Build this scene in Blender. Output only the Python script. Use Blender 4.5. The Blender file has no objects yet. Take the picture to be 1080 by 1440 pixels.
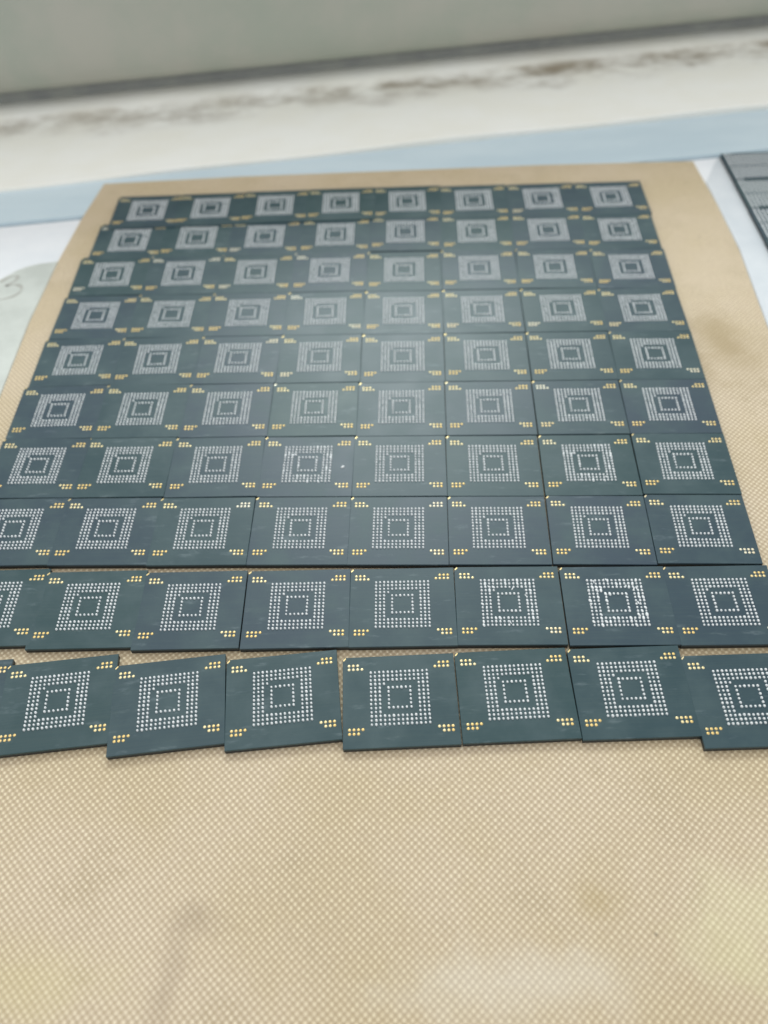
import bpy, bmesh, math, random
from mathutils import Vector, Matrix
random.seed(7)
R = math.radians
SC = bpy.context.scene
COL = SC.collection
MM = 0.1                      # one Blender unit is one centimetre

# ------------------------------------------------------------------ camera
F_PX, CAM_H, PITCH, ROLL = 1207.75, 90.03, 0.88293, -0.0508
cam_d = bpy.data.cameras.new('camera')
cam = bpy.data.objects.new('camera', cam_d); COL.objects.link(cam)
fw = Vector((0, math.cos(PITCH), -math.sin(PITCH)))
rt = Vector((1, 0, 0)); up = Vector((0, math.sin(PITCH), math.cos(PITCH)))
r2 = math.cos(ROLL) * rt + math.sin(ROLL) * up
u2 = -math.sin(ROLL) * rt + math.cos(ROLL) * up
m = Matrix((r2, u2, -fw)).transposed().to_4x4()
m.translation = Vector((0, 0, CAM_H * MM))
cam.matrix_world = m
cam_d.sensor_fit = 'VERTICAL'; cam_d.sensor_height = 24.0
cam_d.lens = F_PX / 1440 * 24.0
cam_d.clip_start = 0.05; cam_d.clip_end = 500
cam_d.dof.use_dof = True
cam_d.dof.focus_distance = 10.2
cam_d.dof.aperture_fstop = cam_d.lens * 1e-3 / 0.135
SC.camera = cam

# ------------------------------------------------------------------ room light
w = bpy.data.worlds.new('World'); SC.world = w; w.use_nodes = True
bg = w.node_tree.nodes['Background']
bg.inputs[0].default_value = (0.97, 0.99, 0.98, 1); bg.inputs[1].default_value = 0.83

def area(name, loc, target, sx, sy, power, color):
    d = bpy.data.lights.new(name, 'AREA'); d.shape = 'RECTANGLE'; d.size = sx; d.size_y = sy
    d.energy = power; d.color = color
    o = bpy.data.objects.new(name, d); COL.objects.link(o); o.location = loc
    o.rotation_euler = (Vector(target) - Vector(loc)).to_track_quat('-Z', 'Y').to_euler()
    return o
# ceiling lamp ahead of the bench: its mirror image is the soft glare on the middle chips
area('ceiling_lamp', (1.0, 57.0, 42.5), (0.2, 9.9, 0), 21, 17, 17500, (0.90, 1.0, 0.97))
# room lamp overhead, a little behind the viewer's left
area('room_lamp', (-25.0, 20.0, 70.0), (0, 9, 0), 40, 40, 7000, (1.0, 0.96, 0.90))

SC.view_settings.view_transform = 'Standard'; SC.view_settings.look = 'None'
SC.view_settings.exposure = 0.0; SC.view_settings.gamma = 1.0

# ------------------------------------------------------------------ node helpers
class NT:
    def __init__(s, name):
        s.m = bpy.data.materials.new(name); s.m.use_nodes = True
        s.t = s.m.node_tree; s.b = s.t.nodes['Principled BSDF']
    def n(s, typ, **kw):
        o = s.t.nodes.new(typ)
        for k, v in kw.items(): setattr(o, k, v)
        return o
    def l(s, a, b): s.t.links.new(a, b)
    def math(s, op, a, b=None, c=None):
        o = s.n('ShaderNodeMath', operation=op)
        for i, v in enumerate((a, b, c)):
            if v is None: continue
            if isinstance(v, (int, float)): o.inputs[i].default_value = v
            else: s.l(v, o.inputs[i])
        return o.outputs[0]
    def mix(s, f, a, b):
        o = s.n('ShaderNodeMix', data_type='RGBA')
        for i, v in ((0, f), (6, a), (7, b)):
            if isinstance(v, (int, float)): o.inputs[i].default_value = v
            elif isinstance(v, tuple): o.inputs[i].default_value = (*v, 1)
            else: s.l(v, o.inputs[i])
        return o.outputs[2]
    def noise(s, vec, scale, detail=3, rough=0.5):
        o = s.n('ShaderNodeTexNoise'); o.inputs['Scale'].default_value = scale
        o.inputs['Detail'].default_value = detail; o.inputs['Roughness'].default_value = rough
        s.l(vec, o.inputs['Vector']); return o
    def ramp(s, f, lo, hi, a=0.0, b=1.0):
        o = s.n('ShaderNodeMapRange', interpolation_type='SMOOTHSTEP')
        s.l(f, o.inputs[0]); o.inputs[1].default_value = lo; o.inputs[2].default_value = hi
        o.inputs[3].default_value = a; o.inputs[4].default_value = b
        return o.outputs[0]
    def bump(s, h, strength, dist):
        o = s.n('ShaderNodeBump'); o.inputs['Strength'].default_value = strength
        o.inputs['Distance'].default_value = dist; s.l(h, o.inputs['Height'])
        s.l(o.outputs[0], s.b.inputs['Normal'])
    def coord(s, mapping=None):
        c = s.n('ShaderNodeTexCoord').outputs['Object']
        if mapping:
            mp = s.n('ShaderNodeMapping')
            mp.inputs['Location'].default_value = mapping[0]; mp.inputs['Rotation'].default_value = mapping[1]
            mp.inputs['Scale'].default_value = mapping[2]
            s.l(c, mp.inputs['Vector']); return mp.outputs[0]
        return c
    def set(s, **kw):
        names = dict(color='Base Color', rough='Roughness', metal='Metallic', spec='Specular IOR Level')
        for k, v in kw.items():
            i = s.b.inputs[names[k]]
            if isinstance(v, tuple): i.default_value = (*v, 1)
            elif isinstance(v, (int, float)): i.default_value = v
            else: s.l(v, i)

# ------------------------------------------------------------------ materials
def mat_mask():
    t = NT('solder_mask'); c = t.coord()
    oi = t.n('ShaderNodeObjectInfo').outputs['Random']
    sep = t.n('ShaderNodeVectorMath', operation='ADD'); t.l(c, sep.inputs[0])
    cb = t.n('ShaderNodeCombineXYZ'); k = t.math('MULTIPLY', oi, 57.0)
    t.l(k, cb.inputs[0]); t.l(t.math('MULTIPLY', oi, 31.0), cb.inputs[1]); t.l(k, cb.inputs[2])
    t.l(cb.outputs[0], sep.inputs[1]); v = sep.outputs[0]
    base = t.mix(oi, (0.014, 0.053, 0.061), (0.026, 0.052, 0.080))
    n1 = t.noise(v, 1.6, 4, 0.6)
    base = t.mix(t.ramp(n1.outputs[0], 0.35, 0.75), base, (0.042, 0.082, 0.094))
    # faint dusty finger smudges with streaks along the chip
    st = t.n('ShaderNodeMapping'); st.inputs['Scale'].default_value = (1.2, 4.5, 1); t.l(v, st.inputs['Vector'])
    n2 = t.noise(st.outputs[0], 2.2, 5, 0.65)
    sm = t.ramp(n2.outputs[0], 0.57, 0.78, 0.0, 0.36)
    base = t.mix(sm, base, (0.22, 0.28, 0.31))
    # buried copper traces: very fine lines under the mask
    tr = t.n('ShaderNodeMapping'); tr.inputs['Scale'].default_value = (1, 60, 1); t.l(v, tr.inputs['Vector'])
    n3 = t.noise(tr.outputs[0], 1.0, 2, 0.5)
    base = t.mix(t.ramp(n3.outputs[0], 0.45, 0.65, 0.0, 0.10), base, (0.07, 0.11, 0.10))
    t.set(color=base, spec=0.5)
    t.set(rough=t.ramp(n1.outputs[0], 0.3, 0.7, 0.39, 0.45))
    n4 = t.noise(v, 40, 2)
    hh = t.math('ADD', n4.outputs[0], t.math('MULTIPLY', n3.outputs[0], 0.7))
    t.bump(hh, 0.06, 0.003)
    return t.m
def mat_mould():
    t = NT('black_mould_compound'); n = t.noise(t.coord(), 30, 3)
    t.set(color=t.mix(n.outputs[0], (0.012, 0.015, 0.017), (0.026, 0.030, 0.032)), rough=0.55)
    return t.m
def mat_solder():
    t = NT('silver_solder'); n = t.noise(t.coord(), 22, 2)
    t.set(color=t.mix(t.ramp(n.outputs[0], 0.35, 0.65), (0.77, 0.80, 0.83), (0.90, 0.92, 0.94)), metal=0.12, rough=0.34)
    return t.m
def mat_gold():
    t = NT('gold_plating'); n = t.noise(t.coord(), 9, 2)
    oi = t.n('ShaderNodeObjectInfo').outputs['Random']
    g = t.mix(t.ramp(n.outputs[0], 0.35, 0.65), (0.86, 0.62, 0.24), (0.92, 0.80, 0.48))
    g = t.mix(t.ramp(oi, 0.86, 1.0, 0.0, 0.7), g, (0.86, 0.87, 0.82))
    t.set(color=g, metal=0.55, rough=0.36)
    return t.m
def mat_cloth():
    t = NT('woven_glass_cloth'); c = t.coord(((0, 0, 0), (0, 0, R(3.0)), (1, 1, 1)))
    wob = t.noise(c, 1.1, 3)
    va = t.n('ShaderNodeVectorMath', operation='SCALE'); t.l(wob.outputs['Color'], va.inputs[0]); va.inputs['Scale'].default_value = 0.035
    wob2 = t.noise(c, 14, 1)
    vc = t.n('ShaderNodeVectorMath', operation='SCALE'); t.l(wob2.outputs['Color'], vc.inputs[0]); vc.inputs['Scale'].default_value = 0.012
    vb = t.n('ShaderNodeVectorMath', operation='ADD'); t.l(c, vb.inputs[0]); t.l(va.outputs[0], vb.inputs[1])
    vd = t.n('ShaderNodeVectorMath', operation='ADD'); t.l(vb.outputs[0], vd.inputs[0]); t.l(vc.outputs[0], vd.inputs[1])
    s = t.n('ShaderNodeSeparateXYZ'); t.l(vd.outputs[0], s.inputs[0])
    k = 2 * math.pi / 0.079
    sx = t.math('SINE', t.math('MULTIPLY', s.outputs[0], k)); sy = t.math('SINE', t.math('MULTIPLY', s.outputs[1], k))
    # yarn crowns: narrow across the warp, long along it
    def shaped(v, p): return t.math('MULTIPLY', t.math('SIGN', v), t.math('POWER', t.math('ABSOLUTE', v), p))
    b = t.math('MULTIPLY', shaped(sx, 1.15), shaped(sy, 0.55))
    vary = t.noise(c, 26, 1).outputs[0]
    lob = t.math('MULTIPLY', t.ramp(b, -0.15, 1.0), t.ramp(vary, 0.28, 0.62, 0.40, 1.0))
    big = t.noise(c, 0.32, 5, 0.6).outputs[0]; mid = t.noise(c, 1.3, 5, 0.6).outputs[0]
    base = t.mix(t.ramp(big, 0.38, 0.62), (0.515, 0.405, 0.265), (0.58, 0.465, 0.34))
    base = t.mix(t.ramp(mid, 0.50, 0.74, 0.0, 0.5), base, (0.40, 0.31, 0.19))
    crown = t.mix(t.ramp(big, 0.38, 0.62), (0.80, 0.69, 0.48), (0.84, 0.73, 0.55))
    col = t.mix(lob, base, crown)
    gap = t.ramp(b, -1.0, -0.2, 0.62, 0.0)
    col = t.mix(gap, col, (0.42, 0.33, 0.20))
    # stains, each where it lies on the cloth
    cs = t.n('ShaderNodeTexCoord').outputs['Object']
    nz = t.noise(cs, 1.4, 4, 0.6).outputs[0]
    def stain(col, x, y, rx, ry, tint, amt, rot=0.0):
        mp = t.n('ShaderNodeMapping', vector_type='TEXTURE')
        mp.inputs['Location'].default_value = (x * MM, y * MM, 0); mp.inputs['Rotation'].default_value = (0, 0, R(rot))
        mp.inputs['Scale'].default_value = (rx * MM, ry * MM, 1000); t.l(cs, mp.inputs['Vector'])
        ln = t.n('ShaderNodeVectorMath', operation='LENGTH'); t.l(mp.outputs[0], ln.inputs[0])
        d = t.math('ADD', ln.outputs['Value'], t.math('MULTIPLY', nz, 2.0))
        return t.mix(t.ramp(d, 0.9, 2.2, amt * 0.9, 0.0), col, tint)
    col = stain(col, 55.0, 105.0, 5.6, 11.5, (0.38, 0.285, 0.155), 0.75, 8)
    col = stain(col, 50.0, 98.5, 4.2, 6.0, (0.40, 0.30, 0.17), 0.55)
    col = stain(col, -20.5, 23.3, 3.6, 2.2, (0.30, 0.22, 0.15), 0.38, -10)
    col = stain(col, -22.0, 19.5, 2.0, 4.6, (0.32, 0.24, 0.17), 0.30, -12)
    col = stain(col, -23.0, 15.5, 1.8, 3.4, (0.32, 0.24, 0.17), 0.28)
    col = stain(col, 19.0, 23.0, 2.6, 2.0, (0.42, 0.31, 0.13), 0.32)
    col = stain(col, 10.0, 16.5, 14.0, 4.0, (0.80, 0.76, 0.69), 0.35)
    col = stain(col, -34.0, 18.5, 9.0, 4.5, (0.66, 0.58, 0.30), 0.32)
    col = stain(col, 34.0, 20.0, 9.0, 7.0, (0.74, 0.72, 0.42), 0.40)
    # scattered specks of soot
    vo = t.n('ShaderNodeTexVoronoi'); vo.inputs['Scale'].default_value = 2.0; t.l(cs, vo.inputs['Vector'])
    sp = t.math('MULTIPLY', t.ramp(vo.outputs['Distance'], 0.025, 0.06, 0.5, 0.0), t.ramp(t.noise(cs, 0.9, 1).outputs[0], 0.46, 0.56))
    col = t.mix(sp, col, (0.14, 0.11, 0.08))
    t.set(color=col, rough=0.55, spec=0.35)
    t.bump(b, 0.40, 0.010)
    return t.m
def mat_flat(name, a, b, scale, rough, bump=0.0, stretch=(1, 1, 1)):
    t = NT(name); c = t.coord(((0, 0, 0), (0, 0, 0), stretch)); n = t.noise(c, scale, 6, 0.62)
    t.set(color=t.mix(t.ramp(n.outputs[0], 0.32, 0.68), a, b), rough=rough, spec=0.3)
    if bump: t.bump(t.noise(c, scale * 12, 3).outputs[0], bump, 0.01)
    return t.m
def mat_ledge():
    # object x runs along the wall, y towards it (0 at the front edge)
    t = NT('grimy_cream_paint'); c = t.coord(); s = t.n('ShaderNodeSeparateXYZ'); t.l(c, s.inputs[0])
    n = t.noise(t.coord(((0, 0, 0), (0, 0, 0), (0.7, 1.0, 1))), 0.8, 5, 0.55).outputs[0]
    base = t.mix(t.ramp(n, 0.3, 0.7), (0.90, 0.89, 0.83), (0.93, 0.93, 0.90))
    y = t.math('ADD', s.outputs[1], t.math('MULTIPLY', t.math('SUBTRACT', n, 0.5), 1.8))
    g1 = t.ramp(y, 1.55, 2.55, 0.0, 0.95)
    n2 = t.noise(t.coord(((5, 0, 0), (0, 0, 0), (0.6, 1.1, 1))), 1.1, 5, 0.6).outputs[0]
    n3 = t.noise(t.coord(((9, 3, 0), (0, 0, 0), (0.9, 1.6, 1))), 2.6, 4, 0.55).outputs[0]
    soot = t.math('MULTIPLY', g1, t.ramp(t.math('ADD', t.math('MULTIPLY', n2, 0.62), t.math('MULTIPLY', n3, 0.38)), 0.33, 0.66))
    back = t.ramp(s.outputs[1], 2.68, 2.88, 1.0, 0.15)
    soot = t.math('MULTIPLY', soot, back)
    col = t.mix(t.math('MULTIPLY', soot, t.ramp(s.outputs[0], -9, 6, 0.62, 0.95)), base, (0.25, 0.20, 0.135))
    t.set(color=col, rough=0.5)
    t.bump(t.noise(c, 9, 4).outputs[0], 0.25, 0.02)
    return t.m

M_MASK, M_MOULD, M_SOLDER, M_GOLD, M_CLOTH = mat_mask(), mat_mould(), mat_solder(), mat_gold(), mat_cloth()
M_TABLE = mat_flat('white_table_laminate', (0.80, 0.83, 0.88), (0.87, 0.89, 0.93), 0.8, 0.45, 0.1)
M_STRIP = mat_flat('pale_blue_strip_paint', (0.56, 0.68, 0.76), (0.64, 0.75, 0.82), 0.5, 0.45, 0.1, (0.4, 1.5, 1))
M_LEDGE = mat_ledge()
M_WALL = mat_flat('grey_panel_paint', (0.405, 0.435, 0.375), (0.475, 0.47, 0.415), 0.42, 0.6, 0.15)
M_SHEET = mat_flat('pale_grey_plastic_sheet', (0.62, 0.66, 0.71), (0.72, 0.75, 0.79), 0.7, 0.35, 0.1)
M_CARD = mat_flat('frosted_plastic_film', (0.54, 0.57, 0.54), (0.64, 0.67, 0.64), 1.3, 0.45, 0.2)
M_INK = mat_flat('grey_marker_ink', (0.40, 0.40, 0.37), (0.50, 0.50, 0.47), 6, 0.6)
M_BASE_SHADE = mat_flat('wall_base_shade_grey', (0.26, 0.27, 0.27), (0.33, 0.34, 0.32), 1.5, 0.8)  # shade at the foot of the wall, put into a darker grey
M_SEAM = mat_flat('dark_joint_grime', (0.20, 0.23, 0.27), (0.30, 0.33, 0.37), 2, 0.7)

# ------------------------------------------------------------------ mesh helpers
def link(name, me, parent=None, mat=None):
    o = bpy.data.objects.new(name, me); COL.objects.link(o); o.parent = parent
    if mat and me and not me.materials: me.materials.append(mat)
    return o
def mesh(name, bm, mat):
    me = bpy.data.meshes.new(name); bm.normal_update(); bm.to_mesh(me); bm.free()
    me.materials.append(mat); return me
def tag(o, label=None, cat=None, group=None, kind=None):
    for k, v in (('label', label), ('category', cat), ('group', group), ('kind', kind)):
        if v: o[k] = v
    return o
def slab(pts, z0, z1, bevel=0.0, seg=2):
    """prism over an outline given in mm"""
    bm = bmesh.new()
    lo = [bm.verts.new((x * MM, y * MM, z0 * MM)) for x, y in pts]
    hi = [bm.verts.new((x * MM, y * MM, z1 * MM)) for x, y in pts]
    bm.faces.new(hi); bm.faces.new(lo[::-1]); n = len(pts)
    for i in range(n): bm.faces.new((lo[i], lo[(i + 1) % n], hi[(i + 1) % n], hi[i]))
    bmesh.ops.recalc_face_normals(bm, faces=bm.faces)
    if bevel:
        es = [e for e in bm.edges if all(v in set(hi) for v in e.verts)]
        bmesh.ops.bevel(bm, geom=es, offset=bevel * MM, segments=seg, affect='EDGES')
    return bm
def dome(bm, x, y, z, rx, h, ry=None, rot=0.0, n=8):
    ry = ry or rx; cr, sr = math.cos(rot), math.sin(rot)
    rings = []
    for f, g in ((1.0, 0.0), (0.93, 0.5), (0.55, 0.88)):
        ring = []
        for i in range(n):
            a = 2 * math.pi * i / n; px, py = rx * f * math.cos(a), ry * f * math.sin(a)
            ring.append(bm.verts.new(((x + cr * px - sr * py) * MM, (y + sr * px + cr * py) * MM, (z + h * g) * MM)))
        rings.append(ring)
    top = bm.verts.new((x * MM, y * MM, (z + h) * MM))
    for a, b in zip(rings, rings[1:]):
        for i in range(n): bm.faces.new((a[i], a[(i + 1) % n], b[(i + 1) % n], b[i])).smooth = True
    for i in range(n): bm.faces.new((rings[-1][i], rings[-1][(i + 1) % n], top)).smooth = True

# ------------------------------------------------------------------ the setting
# direction along the back wall and the strips in front of it
def along(p, q, x):                     # y on the line p-q at x
    return p[1] + (q[1] - p[1]) * (x - p[0]) / (q[0] - p[0])
SEAM = ((-70.6, 149.1), (70.4, 161.2)); BLUE = ((-73.3, 161.5), (85.9, 178.9)); WALL = ((-80.2, 191.6), (96.3, 212.2))
XL, XR = -190, 220
tb = slab([(XL, -90), (XR, -90), (XR, along(*SEAM, XR)), (XL, along(*SEAM, XL))], -6, 0)
tag(link('table', mesh('table', tb, M_TABLE)), kind='structure')
sm = slab([(XL, along(*SEAM, XL) - 0.05), (XR, along(*SEAM, XR) - 0.05), (XR, along(*SEAM, XR) + 1.1), (XL, along(*SEAM, XL) + 1.1)], -6, -0.9)
tag(link('table_joint', mesh('table_joint', sm, M_SEAM)), kind='structure')
bs = slab([(XL, along(*SEAM, XL) + 0.9), (XR, along(*SEAM, XR) + 0.9), (XR, along(*BLUE, XR) + 1), (XL, along(*BLUE, XL) + 1)], -6, 0.15, 0.3)
tag(link('table_border', mesh('table_border', bs, M_STRIP)), kind='structure')
# cream ledge: local x along the wall, y towards it
ang = math.atan2(WALL[1][1] - WALL[0][1], WALL[1][0] - WALL[0][0])
def wall_frame(o, x0, y0):
    o.location = (x0 * MM, y0 * MM, 0); o.rotation_euler = (0, 0, ang)
bm = bmesh.new()
prof = [(0, -0.5), (0, 0.5), (0.12, 0.75), (0.5, 0.85), (18, 0.9), (25.5, 0.95), (27.2, 1.2), (28.2, 1.8), (29.2, 2.0), (30.6, 2.0), (44, 1.9), (44, -0.5)]
xs = [XL + (XR - XL) * i / 120 for i in range(121)]
rows = []
for x in xs:
    wv = 0.35 * math.sin(x * 0.11) + 0.25 * math.sin(x * 0.037 + 1)
    rows.append([bm.verts.new((x * MM, (py + (wv if py < 1 else wv * 0.4)) * MM, pz * MM)) for py, pz in prof])
for a, b in zip(rows, rows[1:]):
    for i in range(len(prof) - 1): bm.faces.new((a[i], b[i], b[i + 1], a[i + 1])).smooth = True
bmesh.ops.recalc_face_normals(bm, faces=bm.faces)
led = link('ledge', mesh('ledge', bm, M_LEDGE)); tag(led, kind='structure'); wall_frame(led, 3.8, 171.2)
# the wall panel with its rounded, undercut lower edge, shaped to deepen the shade at its foot
bm = bmesh.new()
pr = [(9.0, 1.5), (8.8, 6.0), (6.6, 5.0), (4.4, 4.6), (2.6, 5.2), (1.3, 6.8), (0.5, 9.2), (0.1, 12), (0, 16), (0, 24), (-0.3, 60), (0.5, 62), (18, 62), (18, 1.5)]
v0 = [bm.verts.new((XL * MM, y * MM, z * MM)) for y, z in pr]; v1 = [bm.verts.new((XR * MM, y * MM, z * MM)) for y, z in pr]
for i in range(len(pr)):
    j = (i + 1) % len(pr); bm.faces.new((v0[i], v1[i], v1[j], v0[j])).smooth = i < 9
bm.faces.new(v0[::-1]); bm.faces.new(v1)
bmesh.ops.recalc_face_normals(bm, faces=bm.faces)
sk = bmesh.new()  # added dark strip in the undercut, standing in for the wall-base shadow
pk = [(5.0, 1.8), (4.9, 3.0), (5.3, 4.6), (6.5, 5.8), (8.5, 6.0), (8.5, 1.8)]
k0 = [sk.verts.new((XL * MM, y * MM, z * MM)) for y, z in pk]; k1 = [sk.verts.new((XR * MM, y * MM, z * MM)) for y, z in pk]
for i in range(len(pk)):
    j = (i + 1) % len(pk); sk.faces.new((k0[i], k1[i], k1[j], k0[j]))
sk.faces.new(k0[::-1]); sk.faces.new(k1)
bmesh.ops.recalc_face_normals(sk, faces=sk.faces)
so = link('wall_base_shade', mesh('wall_base_shade', sk, M_BASE_SHADE)); tag(so, kind='structure'); wall_frame(so, 5.1, 201.6)
wl = link('wall', mesh('wall', bm, M_WALL)); tag(wl, kind='structure'); wall_frame(wl, 5.1, 201.6)

# ------------------------------------------------------------------ tan cloth sheet
def rounded(poly, rad):
    out = []; n = len(poly)
    for i in range(n):
        p0, p, p1 = (Vector(poly[(i - 1) % n]), Vector(poly[i]), Vector(poly[(i + 1) % n]))
        a = (p0 - p).normalized() * rad; b = (p1 - p).normalized() * rad
        for k in range(5):
            s = k / 4; out.append(tuple((p + a * (1 - s) ** 2 + b * s ** 2)))
    return out
cloth_pts = [(-56, -60), (-58.6, 100), (-58.1, 119), (-56.7, 137), (-54.9, 151), (-52.8, 162.6), (-25, 162.7), (3.5, 162.0), (35, 161.3), (64.9, 159.8),
             (65.2, 144), (64.9, 129.5), (63.1, 109.2), (61.6, 90), (60, -60)]
cloth_pts = [p for p in cloth_pts][::-1]
tag(link('tan_cloth_sheet', mesh('tan_cloth_sheet', slab(cloth_pts, 0.02, 0.40, 0.08, 1), M_CLOTH)),
    'large tan woven cloth sheet lying on the white table under the dark green chips', 'mat')

# pale sheet on the right, film card on the left
sh = [(70.0, 160.7), (65.4, 152.0), (65.3, 144), (65.1, 129.5), (63.3, 109.2), (61.9, 90), (60.4, -60), (150, -60), (150, along(*SEAM, 150) - .4)]
tag(link('pale_grey_sheet', mesh('pale_grey_sheet', slab(sh[::-1], 0.02, 0.25, 0.06, 1), M_SHEET)),
    'smooth pale blue grey plastic sheet under the silver dotted chips at the right edge', 'plastic sheet')
cd = [(-58.8, 100), (-58.3, 119), (-56.9, 136.6), (-60.0, 136.2), (-62.0, 135.6), (-63.8, 134.5), (-66.3, 131.9), (-68.5, 128.6), (-70, 124), (-71, 116), (-72, 90), (-58.6, 90)]
card = link('frosted_film', mesh('frosted_film', slab(cd, 0.02, 0.22, 0.06, 1), M_CARD))
tag(card, 'greyish frosted film with a rounded corner and a handwritten 3 on the white table', 'film')
def ribbon(pts, wd, z):
    bm = bmesh.new(); P = []
    for i in range(len(pts) - 1):                       # Catmull-Rom
        p = [Vector(pts[max(0, min(len(pts) - 1, i + k))]) for k in (-1, 0, 1, 2)]
        for s in range(6):
            t = s / 6
            P.append(0.5 * ((2 * p[1]) + (-p[0] + p[2]) * t + (2 * p[0] - 5 * p[1] + 4 * p[2] - p[3]) * t * t + (-p[0] + 3 * p[1] - 3 * p[2] + p[3]) * t ** 3))
    P.append(Vector(pts[-1])); L = []
    for i, p in enumerate(P):
        d = (P[min(i + 1, len(P) - 1)] - P[max(i - 1, 0)]).normalized(); nrm = Vector((-d.y, d.x))
        wv = wd * (0.8 + 0.35 * math.sin(i * 0.5)) / 2
        L.append([bm.verts.new(((p + nrm * s * wv).x * MM, (p + nrm * s * wv).y * MM, zz * MM)) for s, zz in ((-1, z - .03), (-.8, z), (.8, z), (1, z - .03))])
    for a, b in zip(L, L[1:]):
        for k in range(3): bm.faces.new((a[k], b[k], b[k + 1], a[k + 1]))
    bmesh.ops.recalc_face_normals(bm, faces=bm.faces)
    return bm
three = [(-66.0, 131.0), (-64.9, 132.3), (-63.5, 132.7), (-63.2, 131.8), (-63.9, 130.6), (-64.7, 129.9), (-63.3, 130.1), (-62.0, 129.5), (-61.7, 128.1), (-62.7, 126.7), (-64.8, 125.9), (-67, 126.2)]
link('handwritten_mark', mesh('handwritten_mark', ribbon(three, 0.65, 0.245), M_INK), card)

# ------------------------------------------------------------------ the chips
CW, CH, T = 13.0, 11.34, 0.80           # outline and thickness
GY = 0.3                                  # the ball grid sits a little towards the back edge
ZS = 0.52                                 # mould body height, the rest is substrate
def chip_outline(w_, h_):
    c = 0.28
    return [(-w_ / 2, -h_ / 2), (w_ / 2, -h_ / 2), (w_ / 2, h_ / 2), (-w_ / 2 + c, h_ / 2), (-w_ / 2, h_ / 2 - c)]
me_body = mesh('mould_body', slab(chip_outline(CW - 0.04, CH - 0.04), 0.0, ZS), M_MOULD)
me_sub = mesh('substrate', slab(chip_outline(CW, CH), ZS + 0.002, T, 0.03, 1), M_MASK)
def grid_cells():
    for i in range(14):
        for j in range(14):
            ring = min(i, j, 13 - i, 13 - j)
            if ring < 3 or ring == 4 or (i == 3 and j == 3): yield i, j
def ball_mesh(seed, messy=0.0):
    rnd = random.Random(seed); bm = bmesh.new()
    for i, j in grid_cells():
        x = (i - 6.5) * 0.5 + rnd.gauss(0, 0.008); y = GY + (6.5 - j) * 0.5 + rnd.gauss(0, 0.008)
        q = 1 + rnd.gauss(0, 0.07)
        if rnd.random() < messy:
            dome(bm, x, y, T, 0.16 * q, 0.17 * q, 0.26 * q, rnd.uniform(-0.2, 0.9))
        else:
            dome(bm, x, y, T, 0.138 * q, 0.215 * q, 0.168 * q, 0.5)
    for k in range(int(messy * 60)):
        a = rnd.choice((rnd.uniform(-3.4, -2.0), rnd.uniform(2.0, 3.4))); b = rnd.uniform(-3.4, 3.4)
        if rnd.random() < 0.5: a, b = b, a
        dome(bm, a, GY + b, T, rnd.uniform(0.05, 0.10), 0.10, rnd.uniform(0.12, 0.34), rnd.uniform(-0.6, 0.6), 6)
    return mesh('solder_balls', bm, M_SOLDER)
me_balls = [ball_mesh(s) for s in range(4)]; me_messy = [ball_mesh(50, 0.12), ball_mesh(51, 0.20), ball_mesh(52, 0.10)]
def corner_mesh(sx, sy):
    bm = bmesh.new()
    outer = 6.5 * 0.5
    for row, cols in ((1, (2, 3, 4, 5)), (2, (3, 4, 5))):
        for c in cols:
            dome(bm, sx * (outer + c * 0.5), GY + sy * (outer + row * 0.5), T, 0.185, 0.07, 0.185, 0.39)
    return mesh('corner_contacts', bm, M_GOLD)
me_corner = [corner_mesh(a, b) for a, b in ((-1, 1), (1, 1), (-1, -1), (1, -1))]
ix = -CW / 2; iy = CH / 2
bm = slab([(ix + .07, iy - .48), (ix + .17, iy - .46), (ix + .38, iy - .22), (ix + .40, iy - .09), (ix + .33, iy - .06), (ix + .06, iy - .33)], T + .001, T + .02)
me_index = mesh('index_mark', bm, M_GOLD)

ROWNAME = {10: 'frontmost row', 9: 'second row from the front', 8: 'third row from the front', 7: 'fourth row from the front', 6: 'fifth row from the front',
           5: 'fifth row from the back', 4: 'fourth row from the back', 3: 'third row from the back', 2: 'second row from the back', 1: 'hindmost row'}
COLNAME = ['leftmost', 'second from left', 'third from left', 'fourth from left', 'fourth from right', 'third from right', 'second from right', 'rightmost']
SPECIAL = {(10, 0): 'dark green chip showing only a corner sliver at the left end of the frontmost row',
           (10, 1): 'tilted dark green chip, first whole one from the left in the frontmost row',
           (10, 3): 'tilted dark green chip just left of the open gap in the frontmost row',
           (10, 4): 'straight dark green chip just right of the open gap in the frontmost row',
           (10, 7): 'dark green chip set lower than its neighbours, right end of the frontmost row',
           (9, 5): 'chip with unevenly smeared solder balls, third from right, second row from the front',
           (9, 6): 'chip with heavily smeared solder balls, second from right, second row from the front',
           (5, 4): 'palest chip hazed by lamp glare, fourth from right, fifth row from the back',
           (9, 0): 'dark green chip cut by the picture edge, leftmost in second row from the front',
           (7, 3): 'chip with a solder crumb beside its balls, fourth from left, fourth row from the front',
           (1, 7): 'dark green chip at the far right corner of the array in the hindmost row'}
MESSY = {(9, 5): 0, (9, 6): 1, (7, 3): 2, (7, 6): 2}
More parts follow.
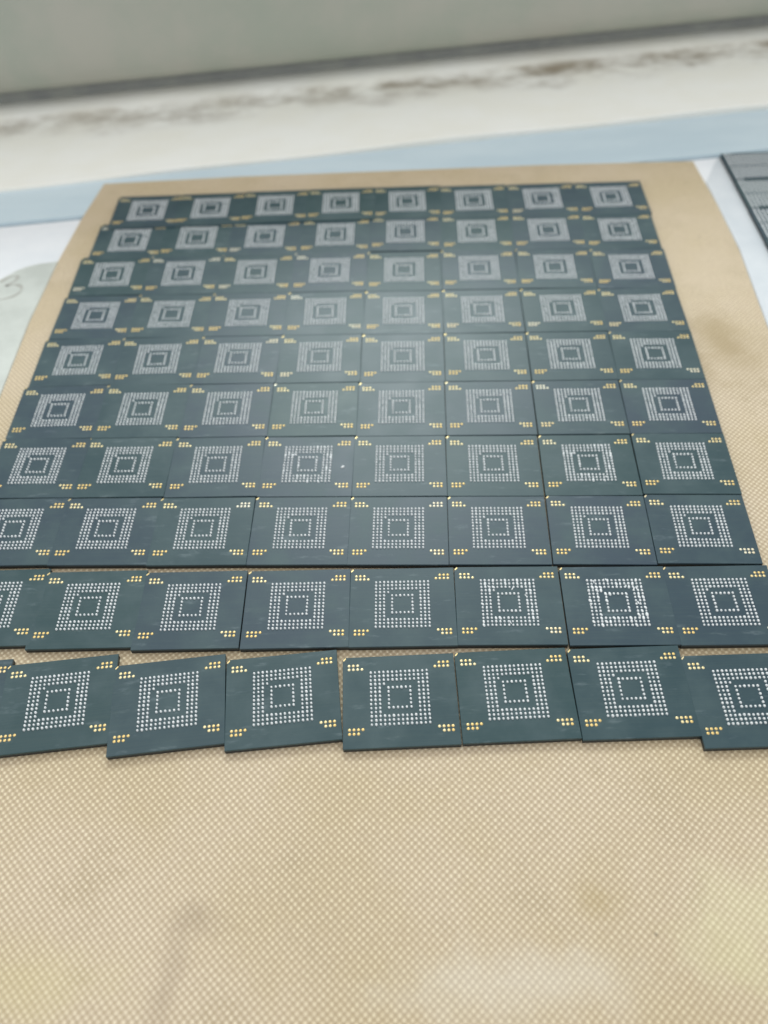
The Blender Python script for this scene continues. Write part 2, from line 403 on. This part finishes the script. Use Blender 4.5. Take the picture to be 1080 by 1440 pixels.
POS = {(1,0):(-42.1,148.2,-2.0),(1,1):(-30.05,147.9,-2.0),(1,2):(-17.75,147.7,-2.0),(1,3):(-5.2,147.4,-2.0),(1,4):(7.4,147.1,-2.0),(1,5):(20.0,146.3,-2.0),(1,6):(32.9,145.7,-2.0),(1,7):(45.7,145.1,-2.0),
(2,0):(-44.1,140.1,-3.0),(2,1):(-31.7,139.8,-3.0),(2,2):(-19.2,139.1,-3.0),(2,3):(-6.3,138.6,-3.0),(2,4):(6.5,138.2,-3.0),(2,5):(19.4,137.2,-3.0),(2,6):(32.3,136.4,-3.0),(2,7):(45.0,135.4,-3.0),
(3,0):(-45.74,130.2,-1.88),(3,1):(-33.04,129.43,-2.39),(3,2):(-20.28,128.72,-2.84),(3,3):(-7.34,128.09,-2.78),(3,4):(5.61,127.22,-3.14),(3,5):(18.63,126.57,-3.09),(3,6):(31.65,125.83,-3.86),(3,7):(44.62,124.7,-3.43),
(4,0):(-46.53,118.71,-3.12),(4,1):(-33.77,118.06,-3.25),(4,2):(-20.98,117.39,-2.81),(4,3):(-8.07,116.65,-2.43),(4,4):(4.91,115.82,-3.15),(4,5):(17.92,115.11,-2.98),(4,6):(30.99,114.35,-2.85),(4,7):(43.91,113.36,-2.61),
(5,0):(-47.41,107.43,-1.97),(5,1):(-34.7,106.71,-2.16),(5,2):(-21.81,106.02,-3.1),(5,3):(-8.85,105.3,-2.7),(5,4):(4.17,104.41,-3.13),(5,5):(17.22,103.68,-3.46),(5,6):(30.31,102.94,-3.04),(5,7):(43.32,102.05,-3.73),
(6,0):(-48.29,96.05,-2.11),(6,1):(-35.47,95.4,-2.79),(6,2):(-22.61,94.61,-2.69),(6,3):(-9.61,93.88,-2.88),(6,4):(3.37,92.99,-3.13),(6,5):(16.42,92.24,-3.42),(6,6):(29.54,91.49,-3.27),(6,7):(42.61,90.72,-3.7),
(7,0):(-48.98,84.73,-3.11),(7,1):(-36.32,84.03,-3.0),(7,2):(-23.36,83.21,-2.49),(7,3):(-10.43,82.4,-3.41),(7,4):(2.53,81.6,-3.16),(7,5):(15.57,80.76,-3.62),(7,6):(28.74,79.98,-3.47),(7,7):(41.89,79.36,-3.94),
(8,0):(-49.8,73.25,-2.31),(8,1):(-37.1,72.52,-3.1),(8,2):(-24.21,71.73,-2.93),(8,3):(-11.16,70.96,-3.41),(8,4):(1.79,70.15,-3.51),(8,5):(14.82,69.36,-3.61),(8,6):(27.98,68.58,-4.01),(8,7):(41.04,67.89,-3.88),
(9,0):(-49.89,61.16,-1.52),(9,1):(-37.28,60.21,-1.9),(9,2):(-24.43,59.36,-2.06),(9,3):(-11.3,58.75,-2.01),(9,4):(1.69,58.22,-2.3),(9,5):(14.73,57.67,-2.94),(9,6):(27.87,56.85,-2.91),(9,7):(40.77,56.16,-2.38),
(10,0):(-51.3,47.6,2.5),(10,1):(-38.6,47.41,3.89),(10,2):(-25.75,46.65,3.96),(10,3):(-12.65,46.56,3.02),(10,4):(0.73,45.67,-0.41),(10,5):(13.87,45.64,-0.31),(10,6):(27.0,45.27,-0.94),(10,7):(39.9,43.59,-1.08)}
def proto_chip():
    r = bpy.data.objects.new('ball_grid_chip', None); COL.objects.link(r); r.empty_display_size = 0.3
    link('mould_body', me_body, r); link('substrate', me_sub, r)
    link('solder_balls', me_balls[0], r)['kind'] = 'stuff'
    for me in me_corner: link('corner_contacts', me, r)['kind'] = 'stuff'
    link('index_mark', me_index, r)
    return r
def copy_chip(src):
    r = src.copy(); COL.objects.link(r)
    for ch in src_children:
        c = ch.copy(); COL.objects.link(c); c.parent = r
    return r
proto = proto_chip(); src_children = [o for o in COL.objects if o.parent == proto]
first = True; rnd = random.Random(11)
for (rw, cl), (x, y, a) in POS.items():
    if first: o = proto; first = False
    else: o = copy_chip(proto)
    z, tilt = 0.415 + rnd.uniform(0, 0.03), rnd.gauss(0, 0.08)
    roll = rnd.gauss(0, 0.10)
    if rw == 1 and cl < 4: z, tilt, roll, y = 0.56, -1.3, 0, y + 2.0
    elif rw == 1: z, tilt, roll, y = 0.45, -0.4, 0, y + 1.85         # hindmost row leans back off the row in front
    if rw == 2: y += 0.5 if cl < 4 else 0.65
    if (rw, cl) == (5, 4): tilt = 0.5
    ca, sa = math.cos(R(a)), math.sin(R(a))
    x0, y0 = x + sa * GY, y - ca * GY                       # grid centre -> chip centre
    o.location = (x0 * MM, y0 * MM, z * MM)
    o.rotation_euler = Matrix.Rotation(R(a), 3, 'Z').__matmul__(Matrix.Rotation(R(tilt), 3, 'X') @ Matrix.Rotation(R(roll), 3, 'Y')).to_euler()
    lab = SPECIAL.get((rw, cl), 'dark green chip with silver balls, %s in the %s' % (COLNAME[cl], ROWNAME[rw]))
    tag(o, lab, 'chip', 'dark green chips laid out in rows on the tan cloth')
    for ch in (list(o.children) if o is proto else [c for c in COL.objects if c.parent == o]):
        if ch.name.startswith('solder_balls'):
            ch.data = me_messy[MESSY[(rw, cl)]] if (rw, cl) in MESSY else me_balls[rnd.randrange(4)]

# loose crumb of solder beside the balls of one chip
bm = bmesh.new(); dome(bm, 0, 0, 0, 0.30, 0.22, 0.20, 0.6, 7)
o = link('solder_crumb', mesh('solder_crumb', bm, M_SOLDER)); o.location = (-0.545, 8.15, 0.1235)
tag(o, 'tiny bright crumb of solder lying on a dark green chip right of its balls', 'solder crumb')

# ------------------------------------------------------------------ the other array at the right edge
MW, MH = 13.6, 9.75
me_b2 = mesh('mould_body', slab([(-MW / 2, -MH / 2), (MW / 2, -MH / 2), (MW / 2, MH / 2), (-MW / 2, MH / 2)], 0, 0.55), M_MOULD)
me_s2 = mesh('substrate', slab([(-MW / 2, -MH / 2), (MW / 2, -MH / 2), (MW / 2, MH / 2), (-MW / 2, MH / 2)], 0.552, 0.85, 0.03, 1), M_MASK)
def mem_balls():
    bm = bmesh.new()
    for i in range(17):
        x = (i - 8) * 0.76
        for k in range(11):
            if k == 10 and 1 < i < 15: continue
            for sg in (-1, 1): dome(bm, x, sg * (0.35 + 0.42 * k), 0.85, 0.17, 0.10, 0.21, 0.0)
    return mesh('solder_balls', bm, M_SOLDER)
me_mb = mem_balls()
names2 = ['striped chip with silver balls at the top of the column by the right edge',
          'striped chip with silver balls, second from top in the column beside the right picture edge',
          'striped chip with silver balls, third from top in the column beside the right picture edge',
          'barely visible striped chip at the lower end of the column at the right picture edge']
mproto = None
for k, (x, y) in enumerate([(77.2, 155.75), (77.0, 145.85), (76.75, 135.95), (76.5, 126.05)]):
    if k == 0:
        mproto = bpy.data.objects.new('memory_chip', None); COL.objects.link(mproto); o = mproto
        kids = [link('mould_body', me_b2, o), link('substrate', me_s2, o), link('solder_balls', me_mb, o)]
        kids[2]['kind'] = 'stuff'
    else:
        o = mproto.copy(); COL.objects.link(o)
        for ch in kids:
            c = ch.copy(); COL.objects.link(c); c.parent = o
    o.location = (x * MM, y * MM, 0.26 * MM); o.rotation_euler = (0, 0, R(-0.9))
    tag(o, names2[k], 'chip', 'silver dotted chips in a column at the right edge')
